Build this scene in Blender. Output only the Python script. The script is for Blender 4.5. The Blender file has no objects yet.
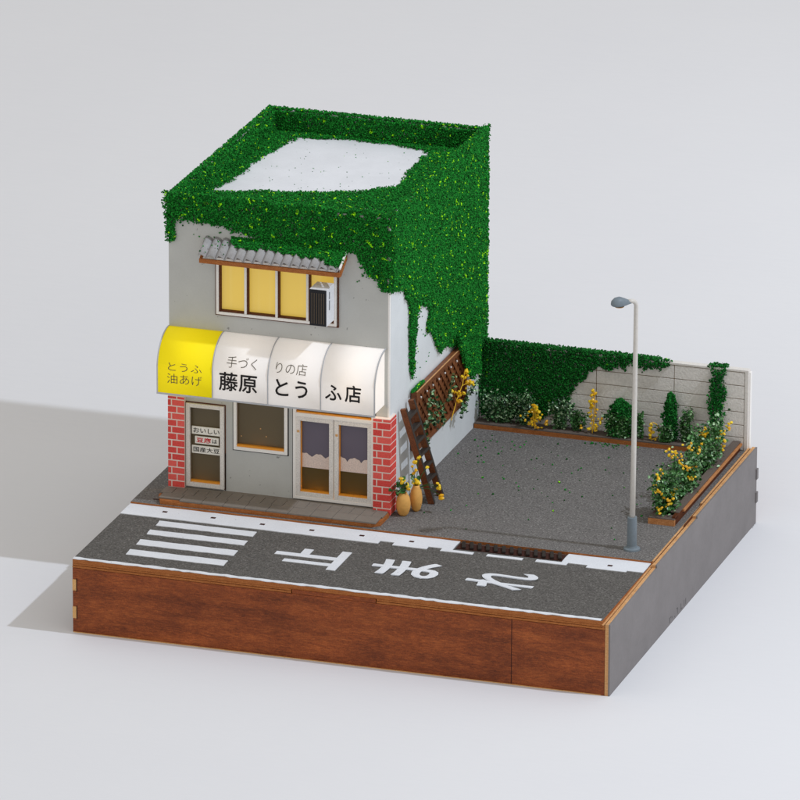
import bpy, bmesh, math, random
import numpy as np
from mathutils import Vector, Matrix, Euler
random.seed(7); rng = np.random.default_rng(11)
S = bpy.context.scene
COL = S.collection

# ---------------------------------------------------------------- materials
def newmat(name):
    m = bpy.data.materials.new(name); m.use_nodes = True
    nt = m.node_tree; b = nt.nodes['Principled BSDF']
    return m, nt, b
def N(nt, t, **k):
    n = nt.nodes.new(t)
    for a, v in k.items(): setattr(n, a, v)
    return n
def L(nt, a, b): nt.links.new(a, b)
def coords(nt, scale=(1,1,1), kind='Object', rot=(0,0,0)):
    tc = N(nt, 'ShaderNodeTexCoord'); mp = N(nt, 'ShaderNodeMapping')
    mp.inputs['Scale'].default_value = scale; mp.inputs['Rotation'].default_value = rot
    L(nt, tc.outputs[kind], mp.inputs['Vector']); return mp.outputs['Vector']
def noise(nt, vec, scale, detail=4, rough=.6):
    n = N(nt, 'ShaderNodeTexNoise'); n.inputs['Scale'].default_value = scale
    n.inputs['Detail'].default_value = detail; n.inputs['Roughness'].default_value = rough
    L(nt, vec, n.inputs['Vector']); return n.outputs['Fac']
def ramp(nt, fac, stops, interp='LINEAR'):
    r = N(nt, 'ShaderNodeValToRGB'); r.color_ramp.interpolation = interp
    e = r.color_ramp.elements
    while len(e) < len(stops): e.new(.5)
    for i, (p, c) in enumerate(stops):
        e[i].position = p; e[i].color = (*c, 1)
    L(nt, fac, r.inputs['Fac']); return r.outputs['Color']
def bump(nt, b, h, strength=.3, dist=.02):
    bp = N(nt, 'ShaderNodeBump'); bp.inputs['Strength'].default_value = strength
    bp.inputs['Distance'].default_value = dist
    L(nt, h, bp.inputs['Height']); L(nt, bp.outputs['Normal'], b.inputs['Normal'])
def mix(nt, fac, a, b, mode='MIX'):
    m = N(nt, 'ShaderNodeMix', data_type='RGBA', blend_type=mode)
    for s, v in ((m.inputs[0], fac), (m.inputs[6], a), (m.inputs[7], b)):
        if hasattr(v, 'is_linked'): L(nt, v, s)
        else: s.default_value = v if isinstance(v, (int, float)) else (*v, 1)
    return m.outputs[2]
def srgb(r, g, b):
    f = lambda c: (c/255/12.92) if c/255 <= .04045 else ((c/255+.055)/1.055)**2.4
    return (f(r), f(g), f(b))
M = {}
def speck(name, c, var=.12, scale=30, rough=.75, bmp=0, spots=None, blotch=.05):
    """painted card / ply: slight mottling, fibre and a few specks"""
    m, nt, b = newmat(name); v = coords(nt)
    c2 = tuple(min(1, x*(1-var)) for x in c)
    col = ramp(nt, noise(nt, v, scale), [(.3, c2), (.7, c)])
    col = mix(nt, blotch*4, col, ramp(nt, noise(nt, v, 1.7, 3), [(.35, tuple(x*.8 for x in c)), (.65, tuple(min(1, x*1.08) for x in c))]))
    if spots:
        col = mix(nt, ramp(nt, noise(nt, v, 14, 2, .4), [(.74, (0,0,0)), (.77, (1,1,1))]), col, spots)
    L(nt, col, b.inputs['Base Color']); b.inputs['Roughness'].default_value = rough
    b.inputs['Specular IOR Level'].default_value = .25
    if bmp: bump(nt, b, noise(nt, v, scale*1.5), bmp, .01)
    M[name] = m; return m
def wood(name, a, c, d, scale=(2,2,14), rough=.45, spec=.4):
    m, nt, b = newmat(name); v = coords(nt, scale)
    w = noise(nt, v, 1.6, 8, .65)
    col = ramp(nt, w, [(.25, a), (.5, c), (.75, d)])
    v2 = coords(nt); f = noise(nt, v2, 55, 3, .7)
    col = mix(nt, .35, col, ramp(nt, f, [(.35, a), (.65, d)]))
    L(nt, col, b.inputs['Base Color']); b.inputs['Roughness'].default_value = rough
    b.inputs['Specular IOR Level'].default_value = spec
    g_ = noise(nt, coords(nt, (scale[0]*5, scale[1]*4, scale[2]*4.5)), 2.2, 6, .75)
    col = mix(nt, .42, col, ramp(nt, g_, [(.38, tuple(x*.35 for x in c)), (.52, c), (.68, d)]), 'MIX')
    L(nt, col, b.inputs['Base Color'])
    if name == 'wood_stain':   # uneven stain
        sv = coords(nt, (.45, 1, 1.3))
        col = mix(nt, 1.0, col, ramp(nt, noise(nt, sv, 1.5, 4, .6), [(.30, (.60,.52,.48)), (.50, (1.0,.96,.93)), (.70, (1.28,1.28,1.28))]), 'MULTIPLY')
        L(nt, col, b.inputs['Base Color'])
    bump(nt, b, f, .12, .01)
    M[name] = m; return m

def flat(name, c, rough=.6, metal=0, spec=.3):
    m, nt, b = newmat(name)
    v = coords(nt)
    L(nt, ramp(nt, noise(nt, v, 25), [(.3, tuple(x*.88 for x in c)), (.7, c)]), b.inputs['Base Color'])
    b.inputs['Roughness'].default_value = rough; b.inputs['Metallic'].default_value = metal
    b.inputs['Specular IOR Level'].default_value = spec
    M[name] = m; return m

wood('wood_stain', (.055,.010,.002), (.245,.052,.010), (.56,.16,.036), (.6,1,3.5), .36, .28)
wood('ply_edge', (.20,.055,.014), (.55,.22,.07), (.82,.46,.22), (5,5,26), .7, .2)
wood('ply_rim', (.42,.17,.05), (.66,.34,.13), (.85,.55,.30), (3,3,30), .7, .2)
wood('ply_strip', (.12,.028,.007), (.40,.125,.032), (.66,.29,.10), (5,5,26), .7, .15)
wood('ply_dark', (.03,.009,.004), (.11,.03,.010), (.2,.06,.018), (4,4,12), .6, .2)
wood('ply_light', (.55,.25,.07), (.75,.42,.16), (.85,.55,.25), (6,6,6), .7, .2)
wood('lattice_wood', (.06,.016,.005), (.19,.058,.018), (.38,.14,.05), (4,4,4), .5)
wood('burnt_wood', (.012,.010,.009), (.035,.028,.024), (.07,.045,.03), (4,4,10), .6)
speck('grey_card', (.56,.565,.54), .05, 40, .8, .1, (.3,.3,.29))
speck('white_wall', (.76,.79,.80), .06, 40, .8, .08, (.45,.5,.52))
speck('roof_white', (.78,.79,.82), .05, 26, .8, .08, (.42,.44,.42))
speck('frame_grey', (.92,.88,.83), .32, 42, .75, .15)
speck('white_frame', (.97,.94,.90), .12, 45, .7)
speck('side_paint', (.222,.204,.202), .12, 18, .55, .1, (.17,.17,.17), .09)
speck('step_tile', (.23,.20,.17), .22, 30, .85, .15, None, .12)
speck('block', (.86,.82,.77), .26, 20, .9, 1.0, (.45,.40,.36), .1)
speck('coping', (.84,.80,.75), .2, 30, .9, .3)
speck('planter_top', (.16,.125,.105), .3, 22, .85, .2)
speck('corrugate', (.44,.43,.43), .2, 24, .7, .1)
speck('paint_white', (.80,.82,.86), .14, 34, .7, .15, (.45,.46,.48))
speck('yellow_print', (.90,.76,.0), .02, 12, .45)
speck('lamp_grey', (.20,.24,.27), .15, 20, .45)
flat('pole', (.68,.65,.60), .35)
flat('rib_grey', (.56,.57,.59), .5)
flat('ink', (.012,.010,.010), .6)
flat('ink_soft', (.10,.085,.06), .6)
flat('ink_red', (.72,.02,.03), .6)
flat('sign_paper', (.98,.95,.87), .6)
flat('black_plastic', (.012,.012,.016), .45)
flat('louvre', (.10,.075,.05), .5)
flat('ac_white', (.82,.83,.86), .5)
flat('vent_grey', (.22,.23,.25), .5)
flat('amber_glow_tint', (.85,.34,.03), .5)  # saturated orange stands in for interior light on reveals and sills
flat('grate', (.022,.014,.011), .6)
flat('dark_hole', (.05,.012,.006), .8)
flat('mortar', (.90,.76,.68), .8)
flat('engrave', (.12,.115,.115), .8)
speck('vase', (.85,.45,.12), .25, 12, .6, .2, (.4,.18,.06), .1)

# brick red
def brickmat():
    m, nt, b = newmat('brick'); v = coords(nt)
    g = N(nt, 'ShaderNodeNewGeometry')
    c = ramp(nt, g.outputs['Random Per Island'], [(0, (.66,.03,.025)), (.5, (.80,.06,.045)), (1, (.88,.12,.095))])
    c = mix(nt, .25, c, ramp(nt, noise(nt, v, 40), [(.35, (.55,.025,.02)), (.7, (.95,.25,.21))]))
    L(nt, c, b.inputs['Base Color']); b.inputs['Roughness'].default_value = .7
    M['brick'] = m
brickmat()

def asphalt(name, base, lo, hi):
    m, nt, b = newmat(name); v = coords(nt)
    n1 = noise(nt, v, 31, 3, .8); n2 = noise(nt, v, 2.2, 4, .6)
    c = ramp(nt, n1, [(.34, lo), (.47, base), (.56, base), (.68, hi)])
    c = mix(nt, .22, c, ramp(nt, n2, [(.3, tuple(x*.75 for x in base)), (.7, tuple(x*1.2 for x in base))]), 'MIX')
    vo = N(nt, 'ShaderNodeTexVoronoi'); vo.inputs['Scale'].default_value = 20; L(nt, v, vo.inputs['Vector'])
    r = ramp(nt, vo.outputs['Distance'], [(.09, (1,1,1)), (.14, (0,0,0))])
    c = mix(nt, mix(nt, 1.0, r, ramp(nt, noise(nt, v, 9, 2), [(.5, (0,0,0)), (.6, (.45,.45,.45))]), 'MULTIPLY'), c, (.36,.35,.33))
    L(nt, c, b.inputs['Base Color']); b.inputs['Roughness'].default_value = .92
    b.inputs['Specular IOR Level'].default_value = .12
    bump(nt, b, n1, .5, .02)
    M[name] = m
asphalt('asphalt_lot', (.168,.157,.149), (.040,.038,.036), (.44,.42,.40))
asphalt('asphalt_road', (.120,.112,.103), (.032,.03,.028), (.31,.295,.275))

# foam foliage
def foammat(name, dark, mid, light, lime, limefrac, pk):
    m, nt, b = newmat(name); v = coords(nt)
    g = N(nt, 'ShaderNodeNewGeometry')
    c = ramp(nt, g.outputs['Random Per Island'], [(0, dark), (.45, mid), (1, light)])
    # clustered lime crumbs
    cl = ramp(nt, noise(nt, v, 11, 1, .4), [(limefrac, (0,0,0)), (limefrac+.02, (1,1,1))])
    pick = ramp(nt, g.outputs['Random Per Island'], [(pk, (0,0,0)), (pk+.01, (1,1,1))])
    c = mix(nt, mix(nt, 1.0, cl, pick, 'MULTIPLY'), c, lime)
    L(nt, c, b.inputs['Base Color']); b.inputs['Roughness'].default_value = .85
    b.inputs['Specular IOR Level'].default_value = .15
    M[name] = m
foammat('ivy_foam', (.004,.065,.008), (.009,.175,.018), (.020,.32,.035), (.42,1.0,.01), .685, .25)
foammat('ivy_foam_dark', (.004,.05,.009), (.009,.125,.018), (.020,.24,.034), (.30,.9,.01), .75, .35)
def leafmat(name, cols, pos=None):
    m, nt, b = newmat(name); g = N(nt, 'ShaderNodeNewGeometry')
    n = len(cols)
    L(nt, ramp(nt, g.outputs['Random Per Island'], [((pos[i] if pos else i/(n-1)), c) for i, c in enumerate(cols)]), b.inputs['Base Color'])
    b.inputs['Roughness'].default_value = .36; b.inputs['Specular IOR Level'].default_value = .5
    M[name] = m
leafmat('leaf', [(.008,.04,.010), (.028,.125,.024), (.055,.20,.04), (.12,.31,.09), (.48,.68,.42)], (0,.28,.6,.82,1))
leafmat('leaf_pale', [(.006,.028,.010), (.022,.09,.026), (.06,.19,.06), (.25,.45,.20), (.66,.80,.56)], (0,.35,.6,.78,1))
leafmat('petal', [(.75,.36,.005), (.90,.56,.01), (.95,.70,.03)])
flat('stem_green', (.03,.09,.02), .7)
flat('twig', (.30,.18,.08), .7)
flat('stem_yellow', (.82,.50,.03), .6)

# translucent / lit
def glowmat(name, c, emis, strength, trans=.3, highlight_streak=False):
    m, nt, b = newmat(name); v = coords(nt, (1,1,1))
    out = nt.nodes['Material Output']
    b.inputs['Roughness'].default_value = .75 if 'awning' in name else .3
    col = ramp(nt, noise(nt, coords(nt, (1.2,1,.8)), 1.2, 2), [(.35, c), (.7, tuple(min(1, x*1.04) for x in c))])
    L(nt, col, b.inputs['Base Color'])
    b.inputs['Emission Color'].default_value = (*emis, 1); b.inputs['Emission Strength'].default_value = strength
    if highlight_streak:
        L(nt, mix(nt, ramp(nt, noise(nt, coords(nt, (5,1,.12)), 1.3, 1), [(.55, (0,0,0)), (.72, (.6,.6,.6))]), emis, (1,.80,.30)), b.inputs['Emission Color'])  # vertical highlights painted into the pane's emission colour
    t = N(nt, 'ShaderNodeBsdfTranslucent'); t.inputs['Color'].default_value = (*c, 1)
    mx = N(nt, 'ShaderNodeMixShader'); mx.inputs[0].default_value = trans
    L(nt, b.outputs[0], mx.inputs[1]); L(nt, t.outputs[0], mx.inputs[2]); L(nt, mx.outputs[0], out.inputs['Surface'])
    M[name] = m
glowmat('window_yellow', (.62,.45,.10), (.95,.68,.12), .38, .1, True)
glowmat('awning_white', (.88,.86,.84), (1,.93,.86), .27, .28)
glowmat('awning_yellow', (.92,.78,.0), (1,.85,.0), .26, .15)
glowmat('pane_brown', (.185,.145,.08), (1,.6,.2), 0, .32)
glowmat('pane_olive', (.16,.115,.03), (1,.6,.2), 0, .5)
glowmat('curtain', (.16,.138,.185), (1,.6,.2), 0, .15)
speck('lace', (.90,.74,.66), .35, 45, .8)

def paper():
    m, nt, b = newmat('backdrop_paper'); v = coords(nt)
    c = ramp(nt, noise(nt, v, .15, 3), [(.3, (.765,.765,.785)), (.7, (.785,.785,.80))])
    c = mix(nt, .15, c, ramp(nt, noise(nt, coords(nt, (.6,6,1)), 3, 4), [(.3, (.72,.73,.75)), (.7, (.80,.80,.81))]))
    L(nt, c, b.inputs['Base Color']); b.inputs['Roughness'].default_value = 1
    b.inputs['Specular IOR Level'].default_value = .05
    M['backdrop_paper'] = m
paper()

# ---------------------------------------------------------------- mesh helpers
class MB:
    def __init__(s): s.v=[]; s.f=[]; s.m=[]
    def add(s, vs, fs, mi=0):
        o = len(s.v); s.v += [tuple(v) for v in vs]; s.f += [tuple(i+o for i in f) for f in fs]; s.m += [mi]*len(fs); return s
    def box(s, x0, x1, y0, y1, z0, z1, mi=0):
        vs = [(x,y,z) for x in (x0,x1) for y in (y0,y1) for z in (z0,z1)]
        return s.add(vs, [(0,1,3,2),(4,6,7,5),(0,4,5,1),(2,3,7,6),(0,2,6,4),(1,5,7,3)], mi)
    def prism(s, poly, axis, a, b, mi=0):
        """poly in the two other axes, extruded along axis from a to b"""
        n = len(poly)
        def P(p, t):
            return {'x': (t,p[0],p[1]), 'y': (p[0],t,p[1]), 'z': (p[0],p[1],t)}[axis]
        vs = [P(p,a) for p in poly]+[P(p,b) for p in poly]
        fs = [tuple(range(n))[::-1], tuple(range(n,2*n))]+[(i,(i+1)%n,n+(i+1)%n,n+i) for i in range(n)]
        return s.add(vs, fs, mi)
    def bar(s, p, q, w, h, up=(0,0,1), mi=0):
        p, q = Vector(p), Vector(q); d = (q-p).normalized(); r = d.cross(Vector(up)).normalized(); u = r.cross(d)
        vs = [c + r*a*w/2 + u*b*h/2 for c in (p,q) for a, b in ((-1,-1),(1,-1),(1,1),(-1,1))]
        return s.add(vs, [(0,3,2,1),(4,5,6,7),(0,1,5,4),(1,2,6,5),(2,3,7,6),(3,0,4,7)], mi)
    def tube(s, pts, rad, n=10, mi=0):
        pts = [Vector(p) for p in pts]; k = len(pts)
        if not hasattr(rad, '__len__'): rad = [rad]*k
        ring = []; up = Vector((.13,.21,.97))
        for i, p in enumerate(pts):
            d = (pts[min(i+1,k-1)]-pts[max(i-1,0)]).normalized()
            r = d.cross(up)
            if r.length < .1: r = d.cross(Vector((1,0,0)))
            r.normalize(); u = r.cross(d)
            if i and (r.dot(ring[-1][0]) < 0): r, u = -r, -u
            ring.append((r,u))
        vs = [pts[i]+(ring[i][0]*math.cos(2*math.pi*j/n)+ring[i][1]*math.sin(2*math.pi*j/n))*rad[i] for i in range(k) for j in range(n)]
        fs = [(i*n+j, i*n+(j+1)%n, (i+1)*n+(j+1)%n, (i+1)*n+j) for i in range(k-1) for j in range(n)]
        fs += [tuple(range(n))[::-1], tuple(range((k-1)*n, k*n))]
        return s.add(vs, fs, mi)
    def lathe(s, prof, c=(0,0), n=28, mi=0):
        vs = [(c[0]+r*math.cos(2*math.pi*j/n), c[1]+r*math.sin(2*math.pi*j/n), z) for r, z in prof for j in range(n)]
        k = len(prof)
        fs = [(i*n+j, i*n+(j+1)%n, (i+1)*n+(j+1)%n, (i+1)*n+j) for i in range(k-1) for j in range(n)]
        fs += [tuple(range(n))[::-1], tuple(range((k-1)*n, k*n))]
        return s.add(vs, fs, mi)
    def obj(s, name, mats, parent=None, bevel=0, smooth=False, origin=None):
        me = bpy.data.meshes.new(name)
        o0 = Vector(origin) if origin else Vector((0,0,0))
        vs = [tuple(Vector(v)-o0) for v in s.v] if origin else s.v
        me.from_pydata(vs, [], s.f)
        if not isinstance(mats, (list, tuple)): mats = [mats]
        for m in mats: me.materials.append(M[m] if isinstance(m, str) else m)
        me.polygons.foreach_set('material_index', s.m)
        if smooth: me.polygons.foreach_set('use_smooth', [True]*len(s.f))
        me.update()
        bm = bmesh.new(); bm.from_mesh(me); bmesh.ops.recalc_face_normals(bm, faces=bm.faces); bm.to_mesh(me); bm.free()
        o = bpy.data.objects.new(name, me); COL.objects.link(o); o.location = o0
        if parent:
            o.parent = parent
            w0 = Vector((0,0,0)); q = parent
            while q: w0 += q.location; q = q.parent
            o.location = o0 - w0
        if bevel:
            b = o.modifiers.new('bevel', 'BEVEL'); b.width = bevel; b.segments = 2; b.limit_method = 'ANGLE'
        return o
def thing(name, label, cat, loc=(0,0,0), group=None):
    o = bpy.data.objects.new(name, None); COL.objects.link(o); o.location = loc; o.empty_display_size = .1
    tag(o, label, cat, group); return o
def tag(o, label=None, cat=None, group=None, kind=None):
    if label: o['label'] = label
    if cat: o['category'] = cat
    if group: o['group'] = group
    if kind: o['kind'] = kind
    return o
bpy.context.view_layer.update()

# text as mesh in a (u,v) box -> placed by a function
def text_geo(body, bold=0.0):
    cu = bpy.data.curves.new('lettering', 'FONT'); cu.body = body; cu.size = 1; cu.offset = bold; cu.resolution_u = 3
    o = bpy.data.objects.new('lettering', cu); COL.objects.link(o)
    dg = bpy.context.evaluated_depsgraph_get()
    me = bpy.data.meshes.new_from_object(o.evaluated_get(dg))
    V = [tuple(v.co) for v in me.vertices]; F = [tuple(p.vertices) for p in me.polygons]
    bpy.data.objects.remove(o); bpy.data.curves.remove(cu); bpy.data.meshes.remove(me)
    return V, F
def put_text(mb, body, u0, u1, v0, v1, fn, bold=0.0, mi=0, stagger=0, nrm=(0,-1,0)):
    V, F = text_geo(body, bold)
    xs = [v[0] for v in V]; ys = [v[1] for v in V]
    x0, x1, y0, y1 = min(xs), max(xs), min(ys), max(ys)
    k_ = stagger
    for q_, (du, dv) in enumerate(((0,0),) if not k_ else ((-k_,0),(k_,0),(0,k_),(0,-k_))):
        vs = [fn(u0+(v[0]-x0)/(x1-x0)*(u1-u0)+du, v0+(v[1]-y0)/(y1-y0)*(v1-v0)+dv) for v in V]
        mb.add([tuple(a+n_*q_*.0025 for a, n_ in zip(p, nrm)) for p in vs], F, mi)

# ---------------------------------------------------------------- dimensions (1 unit is about 2.4 cm)
RZ, LZ = 1.40, 1.445           # road level, lot level
HX0, HX1, HY0, HY1 = .47, 4.70, 3.906, 9.60
TOPZ, RFZ = 7.12, 6.70

# ---------------------------------------------------------------- backdrop
mb = MB(); prof = [(-130, 0), (9.2, 0)]
R = 4.0
for i in range(1, 9):
    a = math.radians(16)*i/8; prof.append((9.2+R*math.sin(a), R*(1-math.cos(a))))
y, z = prof[-1]
prof += [(y+3*math.cos(math.radians(16)), z+3*math.sin(math.radians(16)))]
y, z = prof[-1]
for i in range(1, 13):
    a = math.radians(16-14*i/12); y += 1.6*math.cos(a); z += 1.6*math.sin(a); prof.append((y, z))
prof.append((y+130, z+4.5))
vs = [(x, yy, zz) for yy, zz in prof for x in (-130, 150)]
mb.add(vs, [(2*i, 2*i+1, 2*i+3, 2*i+2) for i in range(len(prof)-1)])
tag(mb.obj('backdrop', 'backdrop_paper', smooth=True), kind='structure')

# ---------------------------------------------------------------- base box
base = thing('display_base', 'reddish brown stained plywood box carrying the whole miniature street', 'base')
MB().box(0, 9.985, -.012, .1, 0, 1.235).box(4.165, 5.735, -.012, .1, 1.238, 1.318).obj('front_panel', 'wood_stain', base, .006)
mb = MB()
for a, b in ((.0, 4.15), (5.75, 9.985)):
    mb.box(a, b, -.020, .1, 1.243, 1.278); mb.box(a, b, -.008, .1, 1.285, 1.318)
mb.obj('plywood_strip', 'ply_strip', base, .004)
mb = MB().box(.006, 9.93, -.0155, .09, .0, .016); mb.obj('bottom_edge', 'ply_light', base)
for z0, z1 in ((.80, 1.02), (.27, .50)):
    MB().box(-.006, .07, -.0165, .08, z0, z1).obj('tenon', 'ply_light', base, .01)
    MB().box(.07, .088, -.0145, .05, z0-.02, z1+.02).obj('joint_gap', 'dark_hole', base)
MB().box(8.262, 8.275, -.0145, .02, .02, 1.236).obj('panel_seam', 'dark_hole', base)
# side panel: profile in y,z
prof = [(-.01,0),(9.5,0),(9.5,1.50),(5.5,1.50),(5.5,1.455),(2.9,1.455),(2.9,1.40),(2.0,1.385),(-.01,1.345)]
MB().prism(prof, 'x', 10.056, 10.085).obj('side_panel', 'side_paint', base)
MB().prism([(p[0]+(.004 if p[0]<1 else 0), p[1]-(.004 if p[1]>1 else 0)) for p in prof], 'x', 9.991, 10.055).obj('side_panel_core', 'ply_rim', base)
prof2 = [(-.002,0),(9.4,0),(9.4,1.49),(5.0,1.49),(5.0,1.452),(3.1,1.452),(3.1,1.385),(-.002,1.33)]
MB().prism(prof2, 'x', 9.972, 9.990).obj('side_panel_lining', 'ply_dark', base)
MB().prism([(-.004,0),(9.4,0),(9.4,1.495),(6.2,1.495),(6.2,1.45),(3.1,1.45),(3.1,1.39),(-.004,1.335)], 'x', 9.932, 9.971).obj('side_panel_core', 'ply_rim', base)
MB().box(0, .09, .12, 9.5, 0, 1.34).obj('side_panel', 'ply_dark', base)
MB().box(0, 9.93, 9.42, 9.5, 0, 1.34).obj('rear_panel', 'wood_stain', base)
for z0, z1 in ((.42, .62), (.88, 1.08)): MB().box(10.0, 10.11, 9.43, 9.53, z0, z1).obj('tenon', 'side_paint', base)
# faint engraved mark on the side panel, low down
for y0, y1, z0, z1 in ((3.75,3.79,.03,.17),(3.79,3.90,.14,.17),(3.88,3.91,.08,.15),(4.02,4.06,.03,.06),(4.18,4.21,.03,.20),(4.13,4.28,.18,.205),(4.36,4.39,.03,.20),(4.39,4.48,.03,.055),(4.53,4.56,.03,.20),(4.62,4.65,.03,.20)):
    MB().box(10.08, 10.0865, 3.75+(y0-3.75)*1.2, 3.75+(y0-3.75)*1.2+min(.07,y1-y0), .02+z0*.7, .02+z1*.7).obj('engraved_stroke', 'engrave', base)

# ---------------------------------------------------------------- ground
road = MB().box(0, 9.93, 0, 3.05, 1.32, RZ).obj('road', ['asphalt_road', 'ply_strip'])
for p in road.data.polygons:
    if abs(p.normal.z) < .5: p.material_index = 1
tag(road, kind='structure')
lot = MB().prism([(0,3.08),(9.93,3.08),(9.93,9.42),(0,9.42)], 'z', 1.32, LZ).obj('parking_lot', ['asphalt_lot', 'ply_strip'])
for p in lot.data.polygons:
    if abs(p.normal.z) < .5: p.material_index = 1
tag(lot, kind='structure')
def rag_poly(pts, j=.012, step=.12):
    out = []
    n = len(pts)
    for i in range(n):
        a = Vector(pts[i]); b = Vector(pts[(i+1)%n]); k = max(1, int((b-a).length/step))
        for q in range(k):
            p = a.lerp(b, q/k); out.append((p.x+random.uniform(-j,j)*(q>0), p.y+random.uniform(-j,j)*(q>0)))
    return out
for k, (y0, y1) in enumerate(((2.12,2.38),(1.63,1.88),(1.06,1.34),(.51,.79))):
    MB().prism(rag_poly([(.83,y0),(2.69,y0),(2.68,y1),(.81,y1)], .008), 'z', RZ, RZ+.010).obj('crosswalk_stripe', 'paint_white', road)
# white edge strip with laser-cut steps
hs = [(.75,2.84),(1.69,2.82),(2.65,2.78),(3.60,2.77),(4.55,2.79),(5.50,2.78),(9.26,2.72)]
main = [(.0,2.52),(4.95,2.50),(4.95,2.64),(5.22,2.64),(5.22,2.50),(5.87,2.50),(5.87,2.63),(6.13,2.63),(6.13,2.49),(6.74,2.49),(6.74,2.60),(6.33,2.60),(6.33,3.075),(.0,3.075)]
MB().prism(rag_poly(main, .007, .2), 'z', RZ, RZ+.013).obj('kerb_strip', 'paint_white', road)
MB().prism(rag_poly([(8.38,3.075),(8.38,2.62),(7.92,2.62),(7.92,2.50),(8.50,2.50),(8.50,2.62),(8.87,2.62),(8.87,2.50),(9.62,2.50),(9.62,2.57),(9.92,2.57),(9.92,3.075)], .007, .2), 'z', RZ, RZ+.013).obj('kerb_strip', 'paint_white', road)
MB().prism(rag_poly([(7.0,2.49),(7.67,2.49),(7.67,2.60),(7.0,2.60)], .007, .2), 'z', RZ, RZ+.013).obj('kerb_strip', 'paint_white', road)
mb = MB()
for x, y in hs: mb.box(x-.045, x+.045, y-.035, y+.035, RZ+.013, RZ+.016)
mb.obj('slot_hole', 'dark_hole', road)
MB().prism(rag_poly([(.0,-.0),(9.9,.0),(9.9,.095),(.0,.095)], .018, .11), 'z', RZ, RZ+.010).obj('edge_line', 'paint_white', road)
MB().box(.35, .75, 3.32, 3.36, LZ, LZ+.004).obj('slot_hole', 'dark_hole', lot)
# lettering on the road, read by a driver travelling towards -x
mb = MB()
mb.box(4.485, 4.66, .91, 1.895, RZ, RZ+.010); mb.box(3.35, 4.484, 1.40, 1.555, RZ, RZ+.010)
mb.box(3.60, 4.484, 1.085, 1.225, RZ, RZ+.010); mb.box(3.79, 3.96, 1.556, 1.82, RZ, RZ+.010)
mb.obj('road_character', 'paint_white', road)
for ch, x0, x1, y0, y1 in (('\u307e', 5.22, 6.47, 1.02, 1.80), ('\u308c', 7.03, 8.27, .97, 1.83)):
    mb = MB(); put_text(mb, ch, y0, y1, -x1, -x0, lambda u, v: (-v, u, RZ+.008), .012, 0, .014, (0,0,1))
    mb.obj('road_character', 'paint_white', road)

# drain grate
gr = thing('drain_grate', 'black ribbed drain grate set in the white kerb strip', 'drain grate', (7.35, 2.86, RZ))
mb = MB().box(6.36, 8.36, 2.70, 3.0, RZ+.002, RZ+.012)
mb.obj('channel', 'dark_hole', gr)
for i in range(13):
    x = 6.42+i*.151
    MB().bar((x, 2.995, RZ+.035), (x+.09, 2.71, RZ+.035), .07, .045).obj('bar', 'grate', gr, .012)

# ---------------------------------------------------------------- shop building
shop = thing('shop_building', 'two-storey grey shop with curved awning, brick pillars and flat roof', 'building', (HX0, HY0, LZ))
def wall_grid(xs, zs, holes, y0, y1, mb, mi=0):
    """butted boxes filling the wall, leaving the openings"""
    for i in range(len(xs)-1):
        for j in range(len(zs)-1):
            cx, cz = (xs[i]+xs[i+1])/2, (zs[j]+zs[j+1])/2
            if any(a < cx < b and c < cz < d for a, b, c, d in holes): continue
            mb.add([(xs[i],y0,zs[j]),(xs[i+1],y0,zs[j]),(xs[i+1],y0,zs[j+1]),(xs[i],y0,zs[j+1])], [(0,1,2,3)], mi)
holes = [(.84,1.50,1.62,3.16), (1.76,2.72,2.43,3.42), (2.90,4.41,1.60,3.40), (1.44,3.66,5.0,6.02)]
xs = sorted({HX0, HX1-.035, *[h[0] for h in holes], *[h[1] for h in holes]}); zs = sorted({LZ, TOPZ, *[h[2] for h in holes], *[h[3] for h in holes]})
mb = MB(); wall_grid(xs, zs, holes, HY0, HY0+.07, mb)
for a, b, c, d in holes:   # reveals, with the warm indoor glow put into their orange colour
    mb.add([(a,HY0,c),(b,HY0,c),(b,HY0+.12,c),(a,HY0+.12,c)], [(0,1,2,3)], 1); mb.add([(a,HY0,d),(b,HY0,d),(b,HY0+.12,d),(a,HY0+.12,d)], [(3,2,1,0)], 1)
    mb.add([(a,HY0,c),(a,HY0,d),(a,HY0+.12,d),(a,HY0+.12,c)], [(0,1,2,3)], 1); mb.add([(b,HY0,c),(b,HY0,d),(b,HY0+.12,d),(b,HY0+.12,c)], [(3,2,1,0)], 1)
mb.obj('front_wall', ['grey_card', 'amber_glow_tint'], shop)
MB().box(HX1-.034, HX1-.002, HY0+.002, HY0+.07, LZ, TOPZ).obj('corner_edge', 'white_frame', shop)
MB().box(HX1-.07, HX1, HY0+.072, HY1, LZ, TOPZ).obj('side_wall', 'white_wall', shop)
MB().box(HX0, HX0+.07, HY0+.072, HY1, LZ, TOPZ).obj('side_wall', 'white_wall', shop)
MB().box(HX0+.071, HX1-.071, HY1-.07, HY1-.001, LZ, TOPZ).obj('rear_wall', 'white_wall', shop)
MB().box(HX0+.071, HX1-.071, HY0+.123, HY1-.071, RFZ-.08, RFZ).obj('roof', 'roof_white', shop)
MB().box(HX0+.071, HX1-.071, HY0+.123, HY1-.071, 4.3, 4.38).obj('floor_slab', 'ply_dark', shop)
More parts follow.
